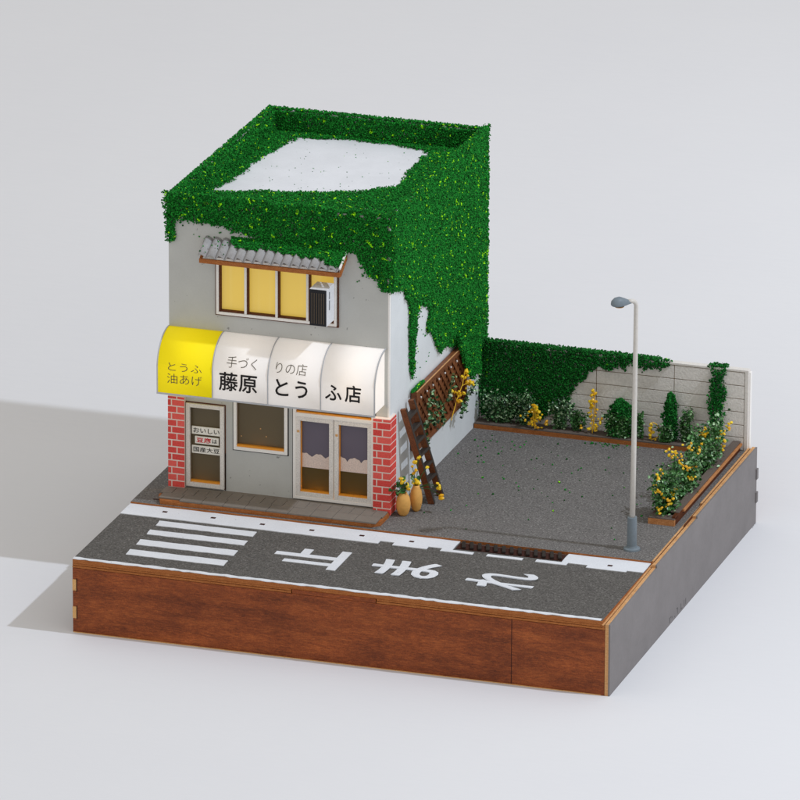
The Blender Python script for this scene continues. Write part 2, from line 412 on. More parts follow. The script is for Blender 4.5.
# brick pillars
def pillar(x0, x1, y0, y1, z0, z1, side):
    core = MB().box(x0+.004, x1-.004, y0+.004, y1, z0, z1).obj('brick_pillar', 'mortar', shop)
    mb = MB(); rh = (z1-z0)/13.5; g = .012; r = 0; z = z0
    while z < z1-.02:
        zt = min(z+rh, z1)
        wf = x1-x0; cut = (.5 if r % 2 else .38)*wf
        if r % 2: segs = [(x0, x0+wf*.55), (x0+wf*.55, x1)]
        else: segs = [(x0, x0+wf*.22), (x0+wf*.22, x1)]
        for a, b in segs: mb.box(a+(g if a > x0 else 0), b-(g if b < x1 else -.003), y0, y0+.003, z+g, zt-g)
        if side:
            cuts = [(y0-.001, y0+(y1-y0)*(.65 if r % 2 else .3)), (y0+(y1-y0)*(.65 if r % 2 else .3), y1)]
            for a, b in cuts: mb.box(x1-.001, x1+.003, a+(g if a > y0 else 0), b-g, z+g, zt-g)
        z += rh; r += 1
    mb.obj('bricks', 'brick', core)
    return core
pillar(.475, .79, 3.80, 3.905, 1.55, 3.32, False)
pillar(4.425, 4.75, 3.80, 4.17, 1.46, 3.32, True)

def frame_mb(a, b, c, d, t, y0, y1, mb=None, mi=0):
    mb = mb or MB()
    mb.box(a, a+t, y0, y1, c, d, mi); mb.box(b-t, b, y0, y1, c, d, mi)
    mb.box(a+t, b-t, y0, y1, c, c+t, mi); mb.box(a+t, b-t, y0, y1, d-t, d, mi); return mb
# single door on the left
dr = frame_mb(.80, 1.535, 1.585, 3.19, .075, HY0-.05, HY0+.02).obj('door', 'frame_grey', shop, .005)
frame_mb(.78, 1.56, 1.575, 3.215, .018, HY0-.012, HY0-.001).obj('door_dark_edging', 'ply_dark', dr)  # dark brown edging strip just outside the door frame
MB().box(.84, 1.50, HY0+.06, HY0+.07, 1.60, 3.17).obj('glass', 'pane_brown', dr)
MB().box(.88, 1.455, HY0-.005, HY0+.05, 1.662, 1.70).obj('sill', 'amber_glow_tint', dr)
ysg = HY0+.02
mb = MB(); mk = MB()
for u0, u1, v0, v1, txt, col in ((.895,1.458,2.585,2.735,'\u304a\u3044\u3057\u3044',1), (.955,1.412,2.405,2.545,None,1), (.895,1.458,2.215,2.365,'\u56fd\u7523\u5927\u8c46',1)):
    mb = MB().box(u0, u1, ysg, ysg+.02, v0, v1)
    f = lambda u, v: (u, ysg-.004, v)
    if txt: put_text(mb, txt, u0+.03, u1-.03, v0+.028, v1-.024, f, .008, 1)
    else:
        put_text(mb, '\u8c46\u8150', u0+.03, u0+.31, v0+.02, v1-.02, f, .02, 2)
        put_text(mb, '\u306f', u0+.335, u1-.03, v0+.03, v1-.03, f, .012, 1)
    mb.obj('notice_strip', ['sign_paper', 'ink', 'ink_red'], dr)
MB().box(1.548, 1.562, HY0-.012, HY0-.002, 1.56, 2.28).obj('door_edge', 'black_plastic', dr)
# lower window
wn = frame_mb(1.715, 2.755, 2.385, 3.45, .06, HY0-.035, HY0+.02).obj('window', 'white_frame', shop, .004)
frame_mb(1.695, 2.775, 2.365, 3.47, .02, HY0-.008, HY0-.001).obj('frame_edge', 'black_plastic', wn)
MB().box(1.76, 2.72, HY0+.06, HY0+.07, 2.42, 3.42).obj('pane', 'pane_brown', wn)
MB().box(1.775, 2.695, HY0-.01, HY0+.055, 2.445, 2.485).obj('sill', 'amber_glow_tint', wn)
for x, z in ((1.83, 2.62), (2.2, 2.8), (2.31, 2.66)): MB().box(x, x+.02, HY0+.055, HY0+.059, z, z+.02).obj('screw', 'ply_light', wn)
# double door with transom
dd = frame_mb(2.865, 4.425, 1.575, 3.415, .055, HY0-.04, HY0+.02).box(2.92, 4.37, HY0-.04, HY0+.02, 3.17, 3.235).obj('double_door', 'white_frame', shop, .004)
frame_mb(2.845, 4.445, 1.565, 3.44, .02, HY0-.008, HY0-.001).obj('frame_edge', 'black_plastic', dd)
MB().box(2.92, 4.37, HY0+.06, HY0+.07, 3.236, 3.37).obj('transom_pane', 'pane_brown', dd)
MB().box(2.93, 4.36, HY0+.0, HY0+.055, 3.235, 3.262).obj('transom_sill', 'amber_glow_tint', dd)
for k, (a, b) in enumerate(((2.915, 3.64), (3.652, 4.375))):
    frame_mb(a, b, 1.632, 3.168, .083, HY0-.03, HY0+.03).obj('door_leaf', 'frame_grey', dd, .004)
    MB().box(a+.06, b-.06, HY0+.061, HY0+.069, 1.66, 2.32).obj('glass', 'pane_olive', dd)
    MB().box(a+.06, b-.06, HY0+.064, HY0+.074, 2.321, 3.14).obj('curtain', 'curtain', dd)
    pts = []; n = 40; W = b-a-.14
    for i in range(n+1):
        t = i/n; pts.append((a+.07+W*t, 2.36+.085*abs(math.sin(math.pi*(t*2.2+.2+k*.2)))**.65+.006*math.sin(40*t)))
    MB().prism([(a+.07, 2.17), (b-.07, 2.17)]+pts[::-1], 'y', HY0+.052, HY0+.058).obj('lace_trim', 'lace', dd)
    MB().box(a+.084, b-.084, HY0-.01, HY0+.05, 1.716, 1.745).obj('sill', 'amber_glow_tint', dd)
    MB().box(a+.084, a+.10, HY0+.031, HY0+.05, 1.745, 3.08).obj('inner_edge', 'amber_glow_tint', dd)
    MB().box(a+.03, a+.075, HY0-.04, HY0-.03, 2.86, 2.90).obj('door_knob', 'ply_light', dd)

# upper window
uw = frame_mb(1.395, 3.70, 4.965, 6.05, .05, HY0-.05, HY0+.01).obj('upper_window', 'white_frame', shop, .004)
frame_mb(1.375, 3.735, 4.945, 6.07, .02, HY0-.03, HY0-.001).obj('frame_edge', 'ply_dark', uw)
for x in (1.935, 2.53, 3.12):
    MB().box(x, x+.045, HY0-.045, HY0+.02, 5.016, 5.999).obj('mullion', 'white_frame', uw, .003)
    MB().box(x+.046, x+.072, HY0-.03, HY0+.05, 5.016, 5.999).obj('mullion_edge', 'ply_dark', uw)
MB().box(1.446, 1.475, HY0-.03, HY0+.05, 5.016, 5.999).obj('mullion_edge', 'ply_dark', uw)
MB().box(1.45, 3.648, HY0-.02, HY0+.05, 5.017, 5.045).obj('sill_edge', 'ply_dark', uw)
for a, b in ((1.44,1.95),(1.98,2.54),(2.57,3.13),(3.16,3.66)):
    MB().box(a, b, HY0+.06, HY0+.07, 5.0, 6.02).obj('pane', 'window_yellow', uw)

# corrugated canopy over the upper window
nC = 15
cp0, cp1, cy0, cz0, cy1, cz1 = 1.19, 3.86, 3.50, 6.165, HY0-.002, 6.385
mb = MB(); vs = []; m_ = nC*8
for i in range(m_+1):
    t = i/m_; ph = 2*math.pi*nC*t; h = .032*math.sin(ph)+.010*math.sin(2*ph+.8)
    x = cp0+(cp1-cp0)*t
    for y, z in ((cy0, cz0), (cy1, cz1)): vs.append((x, y, z+h))
fs = [(2*i, 2*i+2, 2*i+3, 2*i+1) for i in range(m_)]
cano = mb.add(vs, fs).obj('window_canopy', 'corrugate', shop, smooth=True)
so = cano.modifiers.new('thick', 'SOLIDIFY'); so.thickness = .022
MB().box(cp0, cp1+.02, cy0+.01, cy0+.055, cz0-.135, cz0-.052).obj('fascia', 'ply_strip', cano, .004)
for x in (cp0, cp1):
    MB().prism([(cy0+.056, cz0-.13), (cy1, cz1-.13), (cy1, cz1-.04), (cy0+.056, cz0-.04)], 'x', x, x+.03).obj('side_board', 'ply_strip', cano)
MB().prism([(cy0+.0, cz0+.02), (cy1, cz1+.03), (cy1, cz1+.06), (cy0, cz0+.05)], 'x', cp1+.005, cp1+.04).obj('edge_strip', 'white_frame', cano)

# awning
AX = [.45, 1.515, 2.575, 3.585, 4.64]
AY0, AZB, AZT, AZM = 3.262, 3.56, 4.63, 4.02
def aprof(off=0, n=14):
    pts = [(AY0-off, AZB), (AY0-off, AZM)]
    for i in range(1, n+1):
        a = math.pi - (math.pi/2)*i/n
        pts.append((HY0-.002+(HY0-AY0+off)*math.cos(a), AZM+(AZT-AZM+off)*math.sin(a)))
    return pts
aw = MB().box(AX[0], AX[-1], AY0-.006, AY0+.02, AZB-.035, AZB-.001).obj('awning', 'rib_grey', shop, .003)
pr = aprof()
def strip(x0, x1, prof, mb=None, mi=0):
    mb = mb or MB(); n = len(prof)
    mb.add([(x, y, z) for y, z in prof for x in (x0, x1)], [(2*i, 2*i+1, 2*i+3, 2*i+2) for i in range(n-1)], mi); return mb
for i in range(4):
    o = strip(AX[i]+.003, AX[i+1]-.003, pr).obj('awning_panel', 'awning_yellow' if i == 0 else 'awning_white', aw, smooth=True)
    s_ = o.modifiers.new('thick', 'SOLIDIFY'); s_.thickness = .015
    if i == 0: o['label'] = 'yellow awning panel'
for x in AX[:-1]+[AX[-1]-.03]:
    po, pi_ = aprof(.009), aprof(-.012)
    mb = MB(); n = len(po); x += .005
    vs = [(xx, y, z) for pp in (po, pi_) for y, z in pp for xx in (x, x+.022)]
    k = 2*n
    fs = [(2*i, 2*i+1, 2*i+3, 2*i+2) for i in range(n-1)]
    fs += [(2*i, 2*i+2, k+2*i+2, k+2*i) for i in range(n-1)] + [(2*i+1, k+2*i+1, k+2*i+3, 2*i+3) for i in range(n-1)] + [(0,k,k+1,1)]
    mb.add(vs, fs).obj('awning_rib', 'rib_grey', aw)
pe = aprof(-.02)
for x in (AX[0]+.033, AX[-1]-.045):
    MB().prism(pe+[(HY0-.003, AZB)], 'x', x, x+.012).obj('awning_end', 'awning_white', aw)
def surf(u, v):
    if v <= AZM: return (u, AY0-.006, v)
    t = min(1, (v-AZM)/(AZT-AZM)); return (u, HY0-.002-(HY0-AY0)*math.sqrt(1-t*t)-.006, v)
fa = surf
mb = MB()
put_text(mb, '\u85e4\u539f', 1.66, 2.385, 3.735, 4.085, fa, 0, 0, .006)
mb.obj('lettering', ['ink', 'ink_soft'], aw); mb = MB()
put_text(mb, '\u3068', 2.74, 2.985, 3.755, 4.065, fa, .004, 0, .004); put_text(mb, '\u3046', 3.12, 3.35, 3.745, 4.065, fa, .004, 0, .004)
mb.obj('lettering', ['ink', 'ink_soft'], aw); mb = MB()
put_text(mb, '\u3075', 3.69, 4.0, 3.775, 4.065, fa, .004, 0, .004); put_text(mb, '\u5e97', 4.07, 4.37, 3.775, 4.09, fa, 0, 0, .006)
mb.obj('lettering', ['ink', 'ink_soft'], aw); mb = MB()
put_text(mb, '\u624b\u3065\u304f', 1.79, 2.365, 4.175, 4.365, lambda u, v: surf(u, v), -.009, 1)
mb.obj('lettering', ['ink', 'ink_soft'], aw); mb = MB()
put_text(mb, '\u308a\u306e\u5e97', 2.73, 3.32, 4.17, 4.36, fa, -.009, 1)
mb.obj('lettering', ['ink', 'ink_soft'], aw); mb = MB()
put_text(mb, '\u3068\u3046\u3075', .675, 1.325, 4.0, 4.15, fa, -.009, 1)
put_text(mb, '\u6cb9\u3042\u3052', .655, 1.33, 3.755, 3.945, fa, -.007, 1)
mb.obj('lettering', ['ink', 'ink_soft'], aw)

# front step
st = thing('front_step', 'low plywood step with grey brown tiles along the shop front', 'step', (2.5, 3.5, LZ))
MB().prism([(.56,3.12),(4.60,3.17),(4.74,3.30),(4.74,3.79),(.43,3.79),(.43,3.40)], 'z', LZ, 1.525).obj('step_board', ['ply_strip'], st)
mb = MB(); x = .50; i = 0
n = 10; w = (4.70-.50)/n
for i in range(n):
    a = .50+i*w
    mb.box(a+.004, a+w-.004, 3.135 if i else 3.2, 3.46, 1.526, 1.556); 
for i in range(n):
    a = .44+i*(4.28/n); ww = 4.28/n
    mb.box(a+.004, a+ww*.5-.004, 3.468, 3.79, 1.526, 1.556); mb.box(a+ww*.5+.004, a+ww-.004, 3.468, 3.79, 1.526, 1.554)
mb.obj('tiles', 'step_tile', st, .004)
MB().box(HX0, 4.424, 3.79, HY0-.0, LZ, 1.554).obj('step_back', 'step_tile', st)

# air conditioner
ac = thing('air_conditioner', 'white air conditioner box with black louvred front hung beside the yellow window', 'air conditioner', (3.5, 3.6, 5.1))
ax0, ax1, ay0, az0, az1 = 3.335, 3.665, 3.42, 5.10, 5.80
MB().box(ax0, ax1, ay0, 3.85, az0, az1).obj('casing', 'ac_white', ac, .008)
MB().box(ax0+.008, ax1-.008, ay0-.02, ay0-.001, az0+.008, az1-.01).obj('front_grille', 'black_plastic', ac, .004)
for i in range(6):
    x = ax0+.045+i*.045
    MB().box(x, x+.016, ay0-.03, ay0-.021, az0+.05, az1-.07).obj('louvre', 'louvre', ac)
for z0, z1 in ((5.38, 5.56), (5.59, 5.72)):
    MB().box(ax1+.0005, ax1+.006, ay0+.12, ay0+.16, z0, z1).obj('side_vent', 'vent_grey', ac)
MB().box(ax0+.05, ax1-.05, 3.85, HY0-.04, az0+.05, az0+.1).obj('bracket', 'vent_grey', ac)

# ---------------------------------------------------------------- trellis on the side wall
tx = HX1+.02
tr = thing('trellis', 'brown wooden lattice panel fixed to the white side wall', 'trellis', (tx, 7, 2.1))
ty0, ty1, tz0, tz1 = 5.12, 8.15, 2.27, 3.42
mb = MB(); t = .085
mb.box(tx, tx+.12, ty0, ty0+t, tz0, tz1); mb.box(tx, tx+.12, ty1-t, ty1, tz0, tz1)
mb.box(tx, tx+.12, ty0+t, ty1-t, tz0, tz0+t); mb.box(tx, tx+.12, ty0+t, ty1-t, tz1-t, tz1)
mb.obj('frame', 'lattice_wood', tr, .006)
MB().box(tx+.098, tx+.118, ty0, ty1, tz1+.001, tz1+.010).obj('cap_edge', 'ply_rim', tr)
MB().box(tx+.02, tx+.045, ty0+.02, ty1-.02, tz0+.02, tz1-.02).obj('backing', 'ply_dark', tr)
def clip_seg(y, z, dy, dz):
    ts = []
    a, b = -99, 99
    for p, d, lo, hi in ((y, dy, ty0+t, ty1-t), (z, dz, tz0+t, tz1-t)):
        t0, t1 = (lo-p)/d, (hi-p)/d
        if t0 > t1: t0, t1 = t1, t0
        a, b = max(a, t0), min(b, t1)
    return (a, b) if b-a > .05 else None
for sgn, xo in ((1, .058), (-1, .074)):
    mb = MB(); k = -3
    while k < 24:
        yy = ty0-1.6+k*.235
        c = clip_seg(yy, tz0 if sgn > 0 else tz1, 1, sgn)
        if c:
            a, b = c; z0 = tz0 if sgn > 0 else tz1
            mb.bar((tx+xo, yy+a, z0+sgn*a), (tx+xo, yy+b, z0+sgn*b), .085, .015, up=(1,0,0))
        k += 1
    mb.obj('lattice_slats', 'lattice_wood', tr)
for i in range(9):
    y = ty0+.28+i*.36; MB().box(tx+.088, tx+.11, y, y+.03, tz1-.20, tz1-.17).obj('pin', 'white_frame', tr)

# ladder
ld = thing('ladder', 'dark brown wooden ladder leaning on the white wall beside the brick pillar', 'ladder', (5.26, 5.0, LZ))
f0, f1 = Vector((5.25, 4.74, LZ)), Vector((4.80, 4.42, 3.33))
g0, g1 = Vector((5.27, 5.20, LZ)), Vector((4.80, 4.88, 3.36))
for a, b in ((f0, f1), (g0, g1)):
    up = Vector((1, 0, .25))
    MB().bar(a, b, .07, .115, up=up).obj('rail', 'lattice_wood', ld, .004)
    d = (b-a).normalized(); r = d.cross(up).normalized()
    u = r.cross(d)
    MB().bar(a+u*.0605, b+u*.0605, .066, .006, up=up).obj('rail_face', 'burnt_wood', ld)
for i in range(7):
    t_ = .10+i*.132
    a, b = f0.lerp(f1, t_), g0.lerp(g1, t_)
    MB().bar(a+Vector((0,.03,0)), b-Vector((0,.035,0)), .13, .05, up=(-.25,0,1)).obj('rung', 'burnt_wood', ld, .004)

# ---------------------------------------------------------------- boundary wall
bw = thing('boundary_wall', 'pale concrete block wall closing the rear of the parking lot', 'wall', (7.3, 9.4, LZ))
MB().box(4.72, 9.86, 9.385, 9.46, LZ, 2.985).obj('wall_core', 'twig', bw)
zsb = [LZ, 1.70, 1.945, 2.20, 2.455, 2.715, 2.98]; xsb = [4.72, 5.5, 6.985, 8.495, 9.86]
mb = MB()
for i in range(4):
    for j in range(6):
        mb.box(xsb[i]+.006, xsb[i+1]-.006, 9.36, 9.384, zsb[j]+.006, zsb[j+1]-.006)
mb.obj('blocks', 'block', bw, .006)
MB().box(4.72, 9.93, 9.355, 9.5, 2.987, 3.03).obj('coping', 'coping', bw, .006)
MB().box(9.862, 9.93, 9.355, 9.5, LZ, 2.986).obj('end_post', 'coping', bw, .004)
MB().box(9.931, 9.96, 9.40, 9.50, 1.3, 2.98).obj('end_edge', 'white_frame', bw)

# planters
pl = thing('rear_planter', 'long low brown board planter along the foot of the rear wall', 'planter', (7, 9.2, LZ))
MB().box(4.72, 9.12, 8.98, 9.03, LZ, 1.53).obj('front_board', 'ply_strip', pl)
MB().box(4.72, 9.12, 8.98, 9.30, 1.531, 1.553).obj('top_board', 'planter_top', pl)
pr_ = thing('side_planter', 'narrow brown framed planter along the right edge of the lot', 'planter', (9.6, 7, LZ))
MB().box(9.30, 9.80, 4.98, 5.03, LZ, 1.56).obj('end_board', 'ply_edge', pr_)
MB().box(9.30, 9.80, 4.98, 5.22, 1.561, 1.578).obj('end_cap', 'planter_top', pr_)
MB().box(9.30, 9.35, 5.031, 8.97, LZ, 1.56).obj('side_board', 'ply_dark', pr_)
MB().box(9.74, 9.80, 5.031, 9.34, LZ, 1.62).obj('side_board', 'ply_dark', pr_)
MB().box(9.66, 9.81, 5.221, 9.34, 1.621, 1.635).obj('side_cap', 'planter_top', pr_)
MB().box(9.351, 9.739, 5.031, 9.33, LZ, 1.50).obj('soil', 'planter_top', pr_)
MB().box(9.795, 9.84, 5.5, 9.34, 1.56, 1.60).obj('ply_rim', 'ply_edge', pr_)

# ---------------------------------------------------------------- foam crumbs (ivy)
OCT = np.array([(1,0,0),(-1,0,0),(0,1,0),(0,-1,0),(0,0,1),(0,0,-1)], float)
OF = np.array([(0,2,4),(2,1,4),(1,3,4),(3,0,4),(2,0,5),(1,2,5),(3,1,5),(0,3,5)])
def crumbs(name, P, size, mat, parent=None):
    n = len(P)
    q = rng.normal(size=(n,4)); q /= np.linalg.norm(q, axis=1, keepdims=True)
    w, x, y, z = q.T
    Rm = np.stack([1-2*(y*y+z*z), 2*(x*y-z*w), 2*(x*z+y*w), 2*(x*y+z*w), 1-2*(x*x+z*z), 2*(y*z-x*w), 2*(x*z-y*w), 2*(y*z+x*w), 1-2*(x*x+y*y)], 1).reshape(n,3,3)
    sc = size*rng.uniform(.55, 1.35, (n,1,1))*rng.uniform(.55, 1.3, (n,6,1))
    V = (np.einsum('nij,kj->nki', Rm, OCT)*sc + P[:,None,:]).reshape(-1,3)
    F = (OF[None]+6*np.arange(n)[:,None,None]).reshape(-1,3)
    me = bpy.data.meshes.new(name)
    me.vertices.add(len(V)); me.vertices.foreach_set('co', V.ravel())
    me.loops.add(F.size); me.loops.foreach_set('vertex_index', F.ravel().astype(np.int32))
    me.polygons.add(len(F)); me.polygons.foreach_set('loop_start', np.arange(0, F.size, 3, dtype=np.int32))
    me.update(calc_edges=True); me.validate()
    me.materials.append(M[mat])
    o = bpy.data.objects.new(name, me); COL.objects.link(o)
    if parent: o.parent = parent; o.location = -parent.location
    return o
def wob(u, v, s=1.0, ph=0):
    a = np.sin(7.1*u+ph)*np.cos(5.3*v+1.3*ph)+.6*np.sin(17.3*u+2.1+ph)*np.sin(13.7*v+.7)+.4*np.sin(41*u+.3)*np.sin(37*v+ph)
    b = np.cos(6.3*u+2+ph)*np.sin(8.1*v+ph)+.6*np.sin(19.3*u+.4)*np.cos(15.1*v+1.7)+.4*np.cos(43*u+.9)*np.sin(39*v)
    return u+s*.045*a, v+s*.045*b
def inpoly(u, v, poly):
    c = np.zeros(len(u), bool); n = len(poly)
    for i in range(n):
        (x0, y0), (x1, y1) = poly[i], poly[(i+1)%n]
        if y0 == y1: continue
        c ^= ((y0 > v) != (y1 > v)) & (u < (x1-x0)*(v-y0)/(y1-y0)+x0)
    return c
def fill(poly, dens, depth, mapf, s=1.0, ph=0, soft=.025, invert=False, box=None):
    us = [p[0] for p in (box or poly)]; vs_ = [p[1] for p in (box or poly)]
    u0, u1, v0, v1 = min(us)-.05*(box is None), max(us)+.05*(box is None), min(vs_)-.05*(box is None), max(vs_)+.05*(box is None)
    n = int((u1-u0)*(v1-v0)*dens); u = rng.uniform(u0, u1, n); v = rng.uniform(v0, v1, n)
    a, b = wob(u, v, s, ph); a = a+rng.normal(0, soft, n); b = b+rng.normal(0, soft, n)
    k = inpoly(a, b, poly)
    if invert: k = ~k
    u, v = u[k], v[k]; d = rng.uniform(0, 1, len(u))**.8*depth
    return np.stack(mapf(u, v, d), 1)
front_poly = [(.40,7.2),(4.80,7.2),(4.80,5.76),(4.56,5.76),(4.50,5.96),(4.33,5.99),(4.21,6.13),(4.09,6.36),(3.95,6.40),(3.75,6.43),(3.3,6.40),(2.13,6.40),(2.08,6.49),(1.84,6.57),(1.60,6.63),(1.17,6.70),(.80,6.69),(.63,6.66),(.60,6.30),(.44,6.24)]
right_poly = [(3.86,7.2),(9.68,7.2),(9.68,2.40),(9.40,2.40),(9.15,2.55),(8.90,2.66),(8.40,2.76),(8.10,3.20),(7.90,3.50),(7.53,3.53),(7.1,3.70),(6.80,3.66),(6.55,3.92),(6.30,4.2),(6.05,4.33),(6.18,4.66),(6.06,4.80),(5.62,4.98),(5.36,4.7),(5.28,4.15),(5.22,3.80),(5.14,3.68),(5.06,3.80),(5.02,4.28),(5.0,5.15),(4.75,5.32),(4.66,5.54),(3.96,5.74),(3.86,5.74)]
white_roof = [(.66,5.55),(.78,6.1),(.90,6.88),(.82,7.40),(.93,7.80),(1.02,8.74),(1.18,9.26),(2.01,9.40),(2.69,9.42),(3.64,9.24),(3.86,8.92),(3.72,8.74),(3.80,7.8),(3.845,7.23),(3.86,6.9),(3.7,6.75),(3.11,6.30),(2.24,6.02),(1.53,5.85),(1.0,5.6)]
D_ = 3800
tx = HX1+.02
P = [fill(front_poly, 6500, .055, lambda u, v, d: (u, HY0-d, v), .8, 0),
     fill(right_poly, 5200, .065, lambda u, v, d: (HX1+d, u, v), .45, 2),
     fill([(7.5,3.7),(8.75,3.7),(8.75,2.70),(8.4,2.62),(8.1,2.85),(7.9,3.08),(7.7,3.36)], 5200, .08, lambda u, v, d: (tx+.11+d, u, v), .4, 2)]
# parapet tops and insides, roof edges
def rect(u0, u1, v0, v1, mapf, dens=D_, depth=.05):
    n = int((u1-u0)*(v1-v0)*dens*2.2); return np.stack(mapf(rng.uniform(u0,u1,n), rng.uniform(v0,v1,n), rng.uniform(0,1,n)**.8*depth), 1)
P += [rect(HX0-.03, HX1+.04, HY0-.03, HY0+.10, lambda u, v, d: (u, v, TOPZ+d), 1500, .045),
      rect(HX0-.03, HX1+.04, HY1-.10, HY1+.03, lambda u, v, d: (u, v, TOPZ+d), 1700),
      rect(HX0-.03, HX0+.10, HY0, HY1, lambda u, v, d: (u, v, TOPZ+d), 1700),
      rect(HX1-.09, HX1+.05, HY0+.15, HY1, lambda u, v, d: (u, v, TOPZ+d), 1400, .04),
      rect(HX0+.07, HX1-.07, RFZ, TOPZ, lambda u, v, d: (u, HY1-.07-d, v), 3000, .06),
      rect(HY0+.1, HY1-.07, RFZ, TOPZ, lambda u, v, d: (HX0+.07+d, u, v), 2600, .08),
      rect(HY0+.1, HY1-.07, RFZ, TOPZ, lambda u, v, d: (HX1-.07-d, u, v), 1300, .06),
      rect(HX0+.07, HX1-.07, RFZ, TOPZ, lambda u, v, d: (u, HY0+.12+d, v), 1300, .06),
      rect(HX0+.0, HX1, 6.3, TOPZ, lambda u, v, d: (u, HY1+d, v), 700, .05),
      rect(HY0, HY1, 6.45, TOPZ, lambda u, v, d: (HX0-d, u, v), 700, .05),
      fill(white_roof, 3400, .05, lambda u, v, d: (u, v, RFZ+d), .8, 4, .03, True, [(HX0+.07, HY0+.1), (HX1-.07, HY1-.07)])]
# canopy cover
can_poly = [(1.72,1.1),(1.70,.72),(1.85,.55),(2.1,.50),(2.4,.62),(2.7,.45),(3.0,.52),(3.15,.35),(3.4,.42),(3.6,.15),(3.80,.06),(3.88,.3),(3.88,1.1)]
P.append(fill(can_poly, 3600, .06, lambda u, v, d: (u, cy0+(cy1-cy0)*np.clip(v,0,1), cz0+(cz1-cz0)*np.clip(v,0,1)+.02+d), .6, 1, .02))
# stray crumbs
def scatter(n, f): P.append(np.stack(f(rng.uniform(0,1,n), rng.uniform(0,1,n)), 1))
scatter(26, lambda a, b: (.6+3.3*a, HY0-.01+0*a, 6.35+.25*b))
scatter(30, lambda a, b: (HX1+.01+0*a, 5.05+.5*a, 3.55+1.6*b))

scatter(10, lambda a, b: (4.08+.25*a, HY0-.01+0*a, 5.8+.45*b))
scatter(16, lambda a, b: (1.2+.5*a, cy0+.3*b, cz0+.05+.24*b))
scatter(30, lambda a, b: (HX1+.01+0*a, 5.4+1.6*a, 3.6+1.3*b))
P.append(fill([(5.05,0),(5.7,0),(5.7,1),(5.05,1)], 700, .03, lambda u, v, d: (tx+.02+.06*v, u, tz1+.02+d)))
P = np.concatenate(P)
ed = (np.abs(P[:,0]-HX1-.01) < .035) & (P[:,2] > TOPZ-.03) & (P[:,1] < 6.6) & (np.sin(P[:,1]*9)+.6*np.sin(P[:,1]*23) > .1)
ed |= (np.abs(P[:,1]-HY0) < .05) & (np.abs(P[:,2]-TOPZ) < .04) & (P[:,0] > 3.7) & (np.sin(P[:,0]*17)+.7*np.sin(P[:,0]*41) > .55)
ed |= (np.abs(P[:,1]-HY0) < .05) & (np.abs(P[:,0]-HX1) < .05) & (np.sin(P[:,2]*13)+.7*np.sin(P[:,2]*31) > .75)
P = P[~ed]
rs = rng.uniform(0, 1, (60,2)); RS = np.stack((1.0+2.7*rs[:,0], 6.2+3.0*rs[:,1], np.full(60, RFZ+.004)), 1)
tag(crumbs('moss_crumbs', RS, .011, 'ivy_foam'), 'tiny green foam specks scattered on the white roof floor', 'leaf litter', kind='stuff')
ivy = crumbs('ivy', P, .0185, 'ivy_foam')
tag(ivy, 'dense bright green ivy foam draped over the shop roof and side wall', 'ivy', kind='stuff')

# ivy on boundary wall
wy = 9.36
wpoly = [(4.70,3.08),(8.40,3.08),(8.40,3.0),(8.1,2.98),(7.9,2.86),(7.4,2.84),(7.05,2.80),(6.85,2.66),(6.62,2.46),(6.58,2.3),(6.55,2.05),(6.35,1.85),(6.1,1.70),(5.6,1.62),(4.70,1.58)]
P = [fill(wpoly, 5000, .07, lambda u, v, d: (u, wy-d, v), 1.5, 3),
     rect(4.72, 8.2, 9.33, 9.52, lambda u, v, d: (u, v, 3.03+d), 1500, .05), rect(8.2, 8.45, 9.35, 9.5, lambda u, v, d: (u, v, 3.03+d), 400, .03)]
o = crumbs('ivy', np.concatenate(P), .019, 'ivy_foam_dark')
tag(o, 'dark green ivy foam covering the left half and top of the rear wall', 'ivy', kind='stuff')
P = [fill([(9.20,3.05),(9.50,3.05),(9.46,2.7),(9.50,2.45),(9.44,2.2),(9.46,1.9),(9.42,1.6),(9.22,1.6),(9.2,2.0),(9.24,2.4),(9.20,2.6)], 4200, .09, lambda u, v, d: (u, wy-d, v), .9, 5),
     rect(9.15, 9.52, 9.33, 9.52, lambda u, v, d: (u, v, 3.03+d), 1300, .05)]
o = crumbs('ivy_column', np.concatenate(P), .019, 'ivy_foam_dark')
tag(o, 'narrow green ivy column climbing over the rear wall near its right end', 'ivy', kind='stuff')
def cone_clump(x, y, h, r, n, zb=1.56, p=1.7):
    t = rng.uniform(0,1,n)**.8; a = rng.uniform(0, 2*np.pi, n); rr = r*(1-t**p)**.6*rng.uniform(.55,1.05,n)*(1+.30*np.sin(a*3+t*9)+.22*np.sin(a*5-t*17))
    return np.stack((x+rr*np.cos(a), y+rr*np.sin(a)*.6, zb+t*h), 1)
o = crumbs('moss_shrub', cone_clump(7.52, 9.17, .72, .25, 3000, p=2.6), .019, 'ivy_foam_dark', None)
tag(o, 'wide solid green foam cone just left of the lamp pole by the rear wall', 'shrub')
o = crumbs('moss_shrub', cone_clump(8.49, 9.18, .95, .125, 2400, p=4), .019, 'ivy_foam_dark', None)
tag(o, 'slim tall green foam shrub against the wall joint right of the lamp pole', 'shrub')

# crumbs lying on the lot
n = 120
a = rng.uniform(0,1,n); b = rng.uniform(0,1,n)
P = np.stack((4.85+4.3*a, 3.6+5.3*b**.7, np.full(n, LZ+.008)), 1)
keep = rng.uniform(0,1,n) < .35+.65*np.exp(-((P[:,0]-6)**2)/3)
P = P[keep]
P2 = np.stack((7.4+rng.normal(0,.2,26), 8.85+rng.normal(0,.06,26), np.full(26, LZ+.008)), 1)
P3 = np.stack((5.3+rng.normal(0,.3,10), 8.1+rng.normal(0,.4,10), np.full(10, LZ+.008)), 1)
o = crumbs('moss_crumbs', np.concatenate([P, P2, P3]), .022, 'ivy_foam')
tag(o, 'loose green foam crumbs scattered over the grey parking lot', 'leaf litter', kind='stuff')

